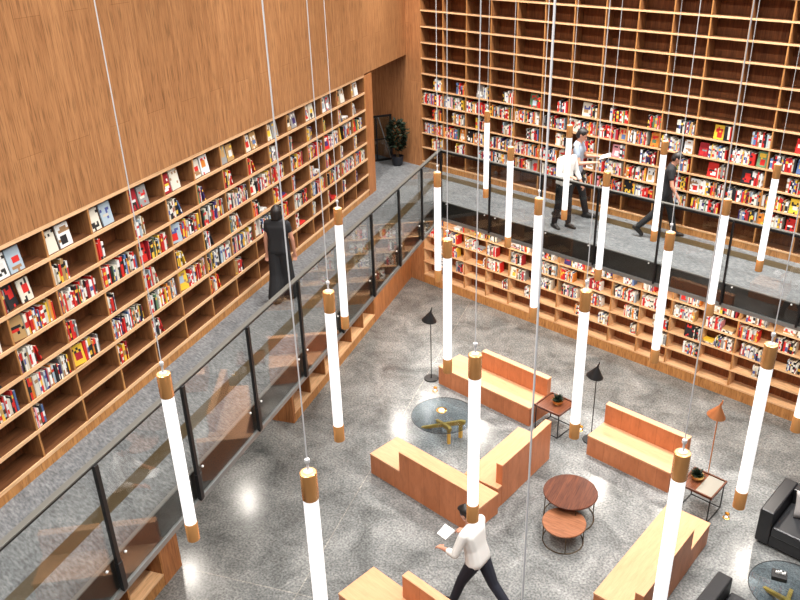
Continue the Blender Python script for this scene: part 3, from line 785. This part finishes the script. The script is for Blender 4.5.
def person(label, loc, rz, height, hair, shirt, trousers, shoes, legs, arms, lean=0.0, side=0.0, head=(0, 0), sleeves=.5, hairstyle='short', wide=0.0, female=False, cap=False):
    """faces +y. legs: two (thigh pitch, knee bend, spread); arms: two (upper dir, fore dir). lean pitches the trunk forward about the hips"""
    t = thing('person', label, 'person', loc, rz); k = height / 1.75
    B = lambda v: Vector(v) * k
    pel = B((0, 0, .0)); sw = (.165 if female else .185)
    J = {}
    # legs hang from the hips; the pelvis is then lifted so that the lower foot stands on the ground
    for s, (th, kn, sp) in zip((-1, 1), legs):
        hip = B((s * .088, 0, 0)); d1 = Vector((math.sin(sp) * s, math.sin(th), -math.cos(th))).normalized(); kne = hip + d1 * .435 * k
        d2 = Vector((math.sin(sp) * s, math.sin(th - kn), -math.cos(th - kn))).normalized(); ank = kne + d2 * .415 * k
        fd = Vector((.1 * s, math.cos(min(0, th - kn) * .9), math.sin(min(0, th - kn) * .9))).normalized()
        J[s] = (hip, kne, ank, fd)
    low = min(min((J[s][2]).z - .078 * k, (J[s][2] + J[s][3] * .15 * k).z - .03 * k) for s in (-1, 1))
    off = Vector((0, 0, -low))
    for s in (-1, 1): h_, n_, a_, f_ = J[s]; J[s] = (h_ + off, n_ + off, a_ + off, f_)
    P = pel + off
    Rt = Matrix.Rotation(-lean, 3, 'X') @ Matrix.Rotation(side, 3, 'Y')
    up_ = lambda v: P + Rt @ B(v)
    sh = {s: up_((s * sw, .0, .47)) for s in (-1, 1)}
    neck = up_((0, .0, .515)); Rh = Rt @ Matrix.Rotation(-head[0], 3, 'X') @ Matrix.Rotation(head[1], 3, 'Z')
    hd = lambda v: neck + Rt @ B((0, .015, .04)) + Rh @ B(v)
    wr = {}; el = {}
    for s, (d1, d2) in zip((-1, 1), arms):
        el[s] = sh[s] + Vector(d1).normalized() * .285 * k; wr[s] = el[s] + Vector(d2).normalized() * .245 * k
    R = lambda x: x * k
    # body: one continuous skin
    body = []
    body.append([(P + B((-.07, 0, .03)), R(.10)), (P + B((.07, 0, .03)), R(.10)), (up_((-.06, 0, .22)), R(.085)), (up_((.06, 0, .22)), R(.085))])
    body.append([(up_((-.06, 0, .2)), R(.085)), (up_((.06, 0, .2)), R(.085)), (up_((-.10, .0, .40)), R(.085)), (up_((.10, .0, .40)), R(.085))])
    body.append([(up_((-.10, .0, .38)), R(.08)), (up_((.10, .0, .38)), R(.08)), (sh[-1], R(.05)), (sh[1], R(.05)), (up_((0, 0, .49)), R(.06))])
    body.append([(up_((0, 0, .47)), R(.058)), (hd((0, 0, .06)), R(.05))])
    body.append([(hd((0, -.012, .135)), (R(.074), R(.088), R(.086))), (hd((0, .03, .055)), R(.048))])            # skull to jaw
    body.append([(hd((0, .085, .115)), R(.008)), (hd((0, .098, .083)), R(.0135)), (hd((0, .075, .078)), R(.016))])  # nose
    for s in (-1, 1): body.append([(hd((s * .074, -.01, .12)), (R(.010), R(.016), R(.022))), (hd((s * .072, -.005, .095)), (R(.008), R(.011), R(.012)))])
    for s in (-1, 1):
        hip, kne, ank, fd = J[s]
        body.append([(hip, R(.088)), (kne, R(.052))]); body.append([(kne, R(.052)), (kne.lerp(ank, .3) + Vector((0, -.012, 0)), R(.053)), (ank, R(.036))])
        dn = Vector((0, 0, -1)); dn = (dn - fd * dn.dot(fd)).normalized()
        body.append([(ank, R(.034)), (ank + fd * R(.14) + dn * R(.048), R(.020)), (ank + fd * -R(.03) + dn * R(.042), R(.026))])
        body.append([(sh[s], R(.05)), (el[s], R(.037))]); body.append([(el[s], R(.038)), (wr[s], R(.026))])
        f = (wr[s] - el[s]).normalized(); side_v = f.cross(Vector((0, 0, 1)) if abs(f.z) < .9 else Vector((0, 1, 0))).normalized() * s; nrm = f.cross(side_v).normalized() * s
        palm = wr[s] + f * R(.085)
        body.append([(wr[s], (R(.022),) * 3), (palm + side_v * R(.026), R(.014)), (palm - side_v * R(.026), R(.014))])
        for q, (o_, ln) in enumerate(((-.030, .068), (-.010, .078), (.010, .074), (.029, .058))):
            a = palm + side_v * R(o_); b1 = a + (f * .9 + nrm * .35).normalized() * R(ln * .5); c1 = b1 + (f * .55 + nrm * .8).normalized() * R(ln * .5)
            body.append([(a, R(.0105)), (b1, R(.0095))]); body.append([(b1, R(.0095)), (c1, R(.008))])
        a = wr[s] + f * R(.03) - side_v * R(.02); b1 = a + (f * .6 - side_v * .8).normalized() * R(.04); c1 = b1 + (f * .9 + nrm * .4).normalized() * R(.032)
        body.append([(a, R(.013)), (b1, R(.011))]); body.append([(b1, R(.011)), (c1, R(.009))])
    blob('body', body, M['skin'], t, .0078, 2)
    # face
    bm = bmesh.new()
    for s in (-1, 1): hull(bm, [(hd((s * .030, .071, .122)), (R(.013), R(.006), R(.007)))], 8)
    bm_obj('eyes', bm, M['hair'], t)
    bm = bmesh.new(); hull(bm, [(hd((-.02, .076, .052)), (R(.008), R(.005), R(.006))), (hd((.02, .076, .052)), (R(.008), R(.005), R(.006)))], 8); bm_obj('mouth', bm, M['lip'], t)
    # hair
    hs = [[(hd((0, -.022, .150)), (R(.083), R(.092), R(.085)))], [(hd((0, -.05, .10)), (R(.075), R(.062), R(.07)))], [(hd((0, .045, .205)), (R(.055), R(.035), R(.025))), (hd((0, -.03, .2)), R(.05))]]
    if hairstyle == 'bob': hs += [[(hd((0, -.04, .13)), (R(.092), R(.085), R(.09))), (hd((0, -.055, .03)), (R(.085), R(.06), R(.05)))], [(hd((-.075, -.01, .12)), (R(.02), R(.05), R(.06))), (hd((-.072, -.01, .03)), (R(.018), R(.04), R(.04)))], [(hd((.075, -.01, .12)), (R(.02), R(.05), R(.06))), (hd((.072, -.01, .03)), (R(.018), R(.04), R(.04)))]]
    blob('hair', hs, hair, t, .010, 1)
    # shirt
    e = R(.016); sp = []
    sp.append([(P + B((-.075, 0, .02)), R(.105) + e), (P + B((.075, 0, .02)), R(.105) + e), (up_((-.065, 0, .22)), R(.09) + e), (up_((.065, 0, .22)), R(.09) + e)])
    sp.append([(up_((-.065, 0, .2)), R(.09) + e), (up_((.065, 0, .2)), R(.09) + e), (up_((-.10, .0, .40)), R(.088) + e), (up_((.10, .0, .40)), R(.088) + e)])
    sp.append([(up_((-.10, .0, .38)), R(.08) + e), (up_((.10, .0, .38)), R(.08) + e), (sh[-1], R(.05) + e), (sh[1], R(.05) + e), (up_((0, -.005, .495)), R(.055) + e)])
    for s in (-1, 1):
        if sleeves <= 1: sp.append([(sh[s], R(.052) + e), (sh[s].lerp(el[s], sleeves), R(.048 - .008 * sleeves) + e)])
        else: sp.append([(sh[s], R(.052) + e), (el[s], R(.040) + e)]); sp.append([(el[s], R(.040) + e), (el[s].lerp(wr[s], sleeves - 1), R(.030) + e)])
    blob('shirt', sp, shirt, t, .012, 3)
    # trousers
    tp = [[(P + B((-.07, 0, .03)), R(.092) + e * .6), (P + B((.07, 0, .03)), R(.092) + e * .6), (J[-1][0], R(.092) + e), (J[1][0], R(.092) + e)]]
    for s in (-1, 1):
        hip, kne, ank, fd = J[s]
        tp.append([(hip, R(.09) + e), (kne, R(.056) + e + wide * .5)]); tp.append([(kne, R(.056) + e + wide * .5), (kne.lerp(ank, .93), R(.046) + e * .8 + wide)])
    blob('trousers', tp, trousers, t, .012, 3)
    for s in (-1, 1):
        hip, kne, ank, fd = J[s]; dn = Vector((0, 0, -1)); dn = (dn - fd * dn.dot(fd)).normalized()
        heel = ank - fd * R(.04) + dn * R(.048); toe = ank + fd * R(.165) + dn * R(.052); mid = ank + fd * R(.07) + dn * R(.04)
        blob('shoe', [[(ank + dn * R(.005), R(.048)), (heel, R(.042)), (mid, R(.048))], [(heel, R(.040)), (mid, R(.048)), (toe, R(.036))]], shoes, t, .009, 2)
    return t, {'wr': wr, 'el': el, 'P': P, 'hd': hd}
M['lip'] = plain('lip', (.36, .10, .08), .5)
W2 = lambda t, p: (Matrix.Translation(t.location) @ Matrix.Rotation(t.rotation_euler.z, 4, 'Z')) @ p
# woman walking away along the bookcase
person('person in black top and wide black trousers walking beside the long bookcase', (3.56, -6.98, HM), RZL - PI / 2 + .12, 1.62, M['hair'], M['black_cloth'], M['black_cloth'], M['shoe_brown'],
       [(-.08, .16, .0), (.14, .06, .0)], [((-.18, -.10, -1), (-.04, .05, -1)), ((.24, .10, -1), (.02, .16, -1))], lean=.04, sleeves=.35, hairstyle='bob', wide=.075, female=True)
# man reading at the tall bookcase
t, jb = person('person in blue grey T-shirt and dark trousers reading by the tall bookcase', (4.86, -.66, HM), -1.2, 1.92, M['hair'], M['blue_cloth'], M['black_cloth'], M['shoe'],
       [(.30, .08, .03), (-.22, .25, .03)], [((-.25, .35, -.8), (.35, 1, .15)), ((.25, .30, -.85), (-.30, 1, .1))], lean=.02, head=(.40, 0), sleeves=.5)
def open_book(label, p, rz, tilt, cover, w=.15, h=.2):
    o = thing('book', label, 'book', p, rz)
    mb = MB()
    for s in (-1, 1):
        T = Matrix.Rotation(tilt, 4, 'X') @ Matrix.Rotation(-s * .3, 4, 'Y'); mb.box(min(0, s * w), max(0, s * w), 0, h, -.004, -.001, T)
    mb.build('cover', cover, o)
    for s in (-1, 1):
        T = Matrix.Rotation(tilt, 4, 'X') @ Matrix.Rotation(-s * .3, 4, 'Y'); pg = MB(); pg.box(min(s * .002, s * (w - .006)), max(s * .002, s * (w - .006)), .004, h - .004, -.001, .008, T); pg.build('pages', M['white'], o)
pm = (jb['wr'][-1] + jb['wr'][1]) / 2 + Vector((0, .10, .01))
open_book('open white book held by the person in blue grey', W2(t, pm), -1.2, .35, M['white_cloth'])
# man in white shirt beside him
person('person in white shirt and black trousers standing behind a pendant on the walkway', (5.02, -1.28, HM), -1.75, 1.74, M['hair_brown'], M['white_cloth'], M['black_cloth'], M['shoe'],
       [(.10, .06, .03), (-.08, .10, .03)], [((-.25, .12, -1), (-.1, .5, -.8)), ((.25, .2, -.9), (-.2, .9, .1))], lean=.05, head=(.25, 0), sleeves=1.6)
# man in black striding
person('person in black T-shirt and black trousers striding along the back walkway', (6.72, -.42, HM), -1.15, 1.74, M['hair'], M['black_cloth'], M['black_cloth'], M['shoe'],
       [(.30, .06, .03), (-.38, .38, .03)], [((-.25, -.25, -1), (-.1, .2, -1)), ((.25, .2, -1), (.0, .55, -.9))], lean=.10, head=(.45, 0), sleeves=.5)
# man hurrying across the lounge with papers
t, jm = person('person in white shirt and dark trousers hurrying across the lounge with papers', (8.10, -7.50, 0), PI / 2 + .10, 1.86, M['hair'], M['white_cloth'], M['navy_cloth'], M['shoe'],
       [(.42, .12, .03), (-.42, .30, .03)], [((-.30, .22, -.9), (.25, 1, -.30)), ((.28, .18, -.95), (-.15, 1, -.35))], lean=.20, head=(.35, 0), sleeves=1.5)
p = (jm['wr'][-1] + jm['wr'][1]) / 2
o = thing('papers', 'white sheaf of papers held by the hurrying person', 'papers', W2(t, p + Vector((0, .09, .035))), PI / 2 + .1)
mb = MB(); mb.box(-.105, .105, -.03, .12, 0, .006, Matrix.Rotation(.25, 4, 'X')); mb.box(-.09, .11, -.025, .125, .0062, .010, Matrix.Rotation(.25, 4, 'X') @ Matrix.Rotation(.08, 4, 'Z')); mb.build('sheets', M['white'], o)

# ------------------------------------------------------------------ light
def area(name, loc, size, power, col=(1, .93, .84), rot=(0, 0, 0), shape='SQUARE', spread=PI):
    l = bpy.data.lights.new(name, 'AREA'); l.energy = power; l.size = size; l.color = col; l.shape = shape; l.spread = spread
    o = bpy.data.objects.new(name, l); COL.objects.link(o); o.location = loc; o.rotation_euler = rot
    return o
for x in (3.5, 6.5, 9.5, 12.5):
    for y in (-1.7, -5.6, -9.5, -13.4):
        area('unseen_ceiling_lamp', (x, y, 10.7), .5, 176, (1, .965, .925), shape='DISK', spread=math.radians(140))
for x in (2.0, 4.6, 7.2, 9.8): area('unseen_ceiling_lamp', (x, -1.0, 10.7), .4, 85, (1, .965, .925), shape='DISK', spread=math.radians(75))  # extra unseen lamps added to brighten the back walkway floor
# a spotlight washing the wall and the plant in the walkway corner, and an unseen fill light added in the passage
l = bpy.data.lights.new('corner_spot', 'SPOT'); l.energy = 1500; l.color = (1, .93, .82); l.spot_size = math.radians(52); l.spot_blend = 1.0; l.shadow_soft_size = .06
o = bpy.data.objects.new('corner_spot', l); COL.objects.link(o); o.location = (1.05, -2.1, 10.4); o.rotation_euler = (Vector((-.45, -.25, 4.2)) - Vector((1.05, -2.1, 10.4))).to_track_quat('-Z', 'Y').to_euler()
v = LP(1.7, -1.7, 5.7); area('passage_fill', (v.x, v.y, v.z), .2, 14, (1, .93, .84), shape='DISK')
# downlights in the soffits under both walkways
for x in (1.2, 2.9, 4.6, 6.3, 8.0, 9.7):
    area('soffit_lamp', (x, -1.15, HM - .37), .16, 44, (1, .92, .82), shape='DISK')
for a, of in ((-.2, .6), (-3.7, -1.7), (-5.98, -1.7), (-9.2, .9), (-2.2, 1.0)):
    v = LP(a, of, HM - .375); area('soffit_lamp', (v.x, v.y, v.z), .16, 40, (1, .93, .84), shape='DISK')
wd = bpy.data.worlds.new('World'); S.world = wd; wd.use_nodes = True
wd.node_tree.nodes['Background'].inputs['Color'].default_value = (.95, .97, 1, 1); wd.node_tree.nodes['Background'].inputs['Strength'].default_value = .16

# ------------------------------------------------------------------ camera
cam = bpy.data.cameras.new('camera'); cam.sensor_fit = 'HORIZONTAL'; cam.sensor_width = 36
cam.lens = CAM['f'] * 36 / 800; cam.shift_x = -(CAM['px'] - 400) / 800; cam.clip_start = .05
co = bpy.data.objects.new('camera', cam); COL.objects.link(co)
Rm = Matrix((rt, up, -fw)).transposed().to_4x4(); Rm.translation = CAM['loc']; co.matrix_world = Rm
S.camera = co
S.view_settings.view_transform = 'Standard'; S.view_settings.look = 'None'; S.view_settings.exposure = 0; S.view_settings.gamma = 1; S.view_settings.use_curve_mapping = False
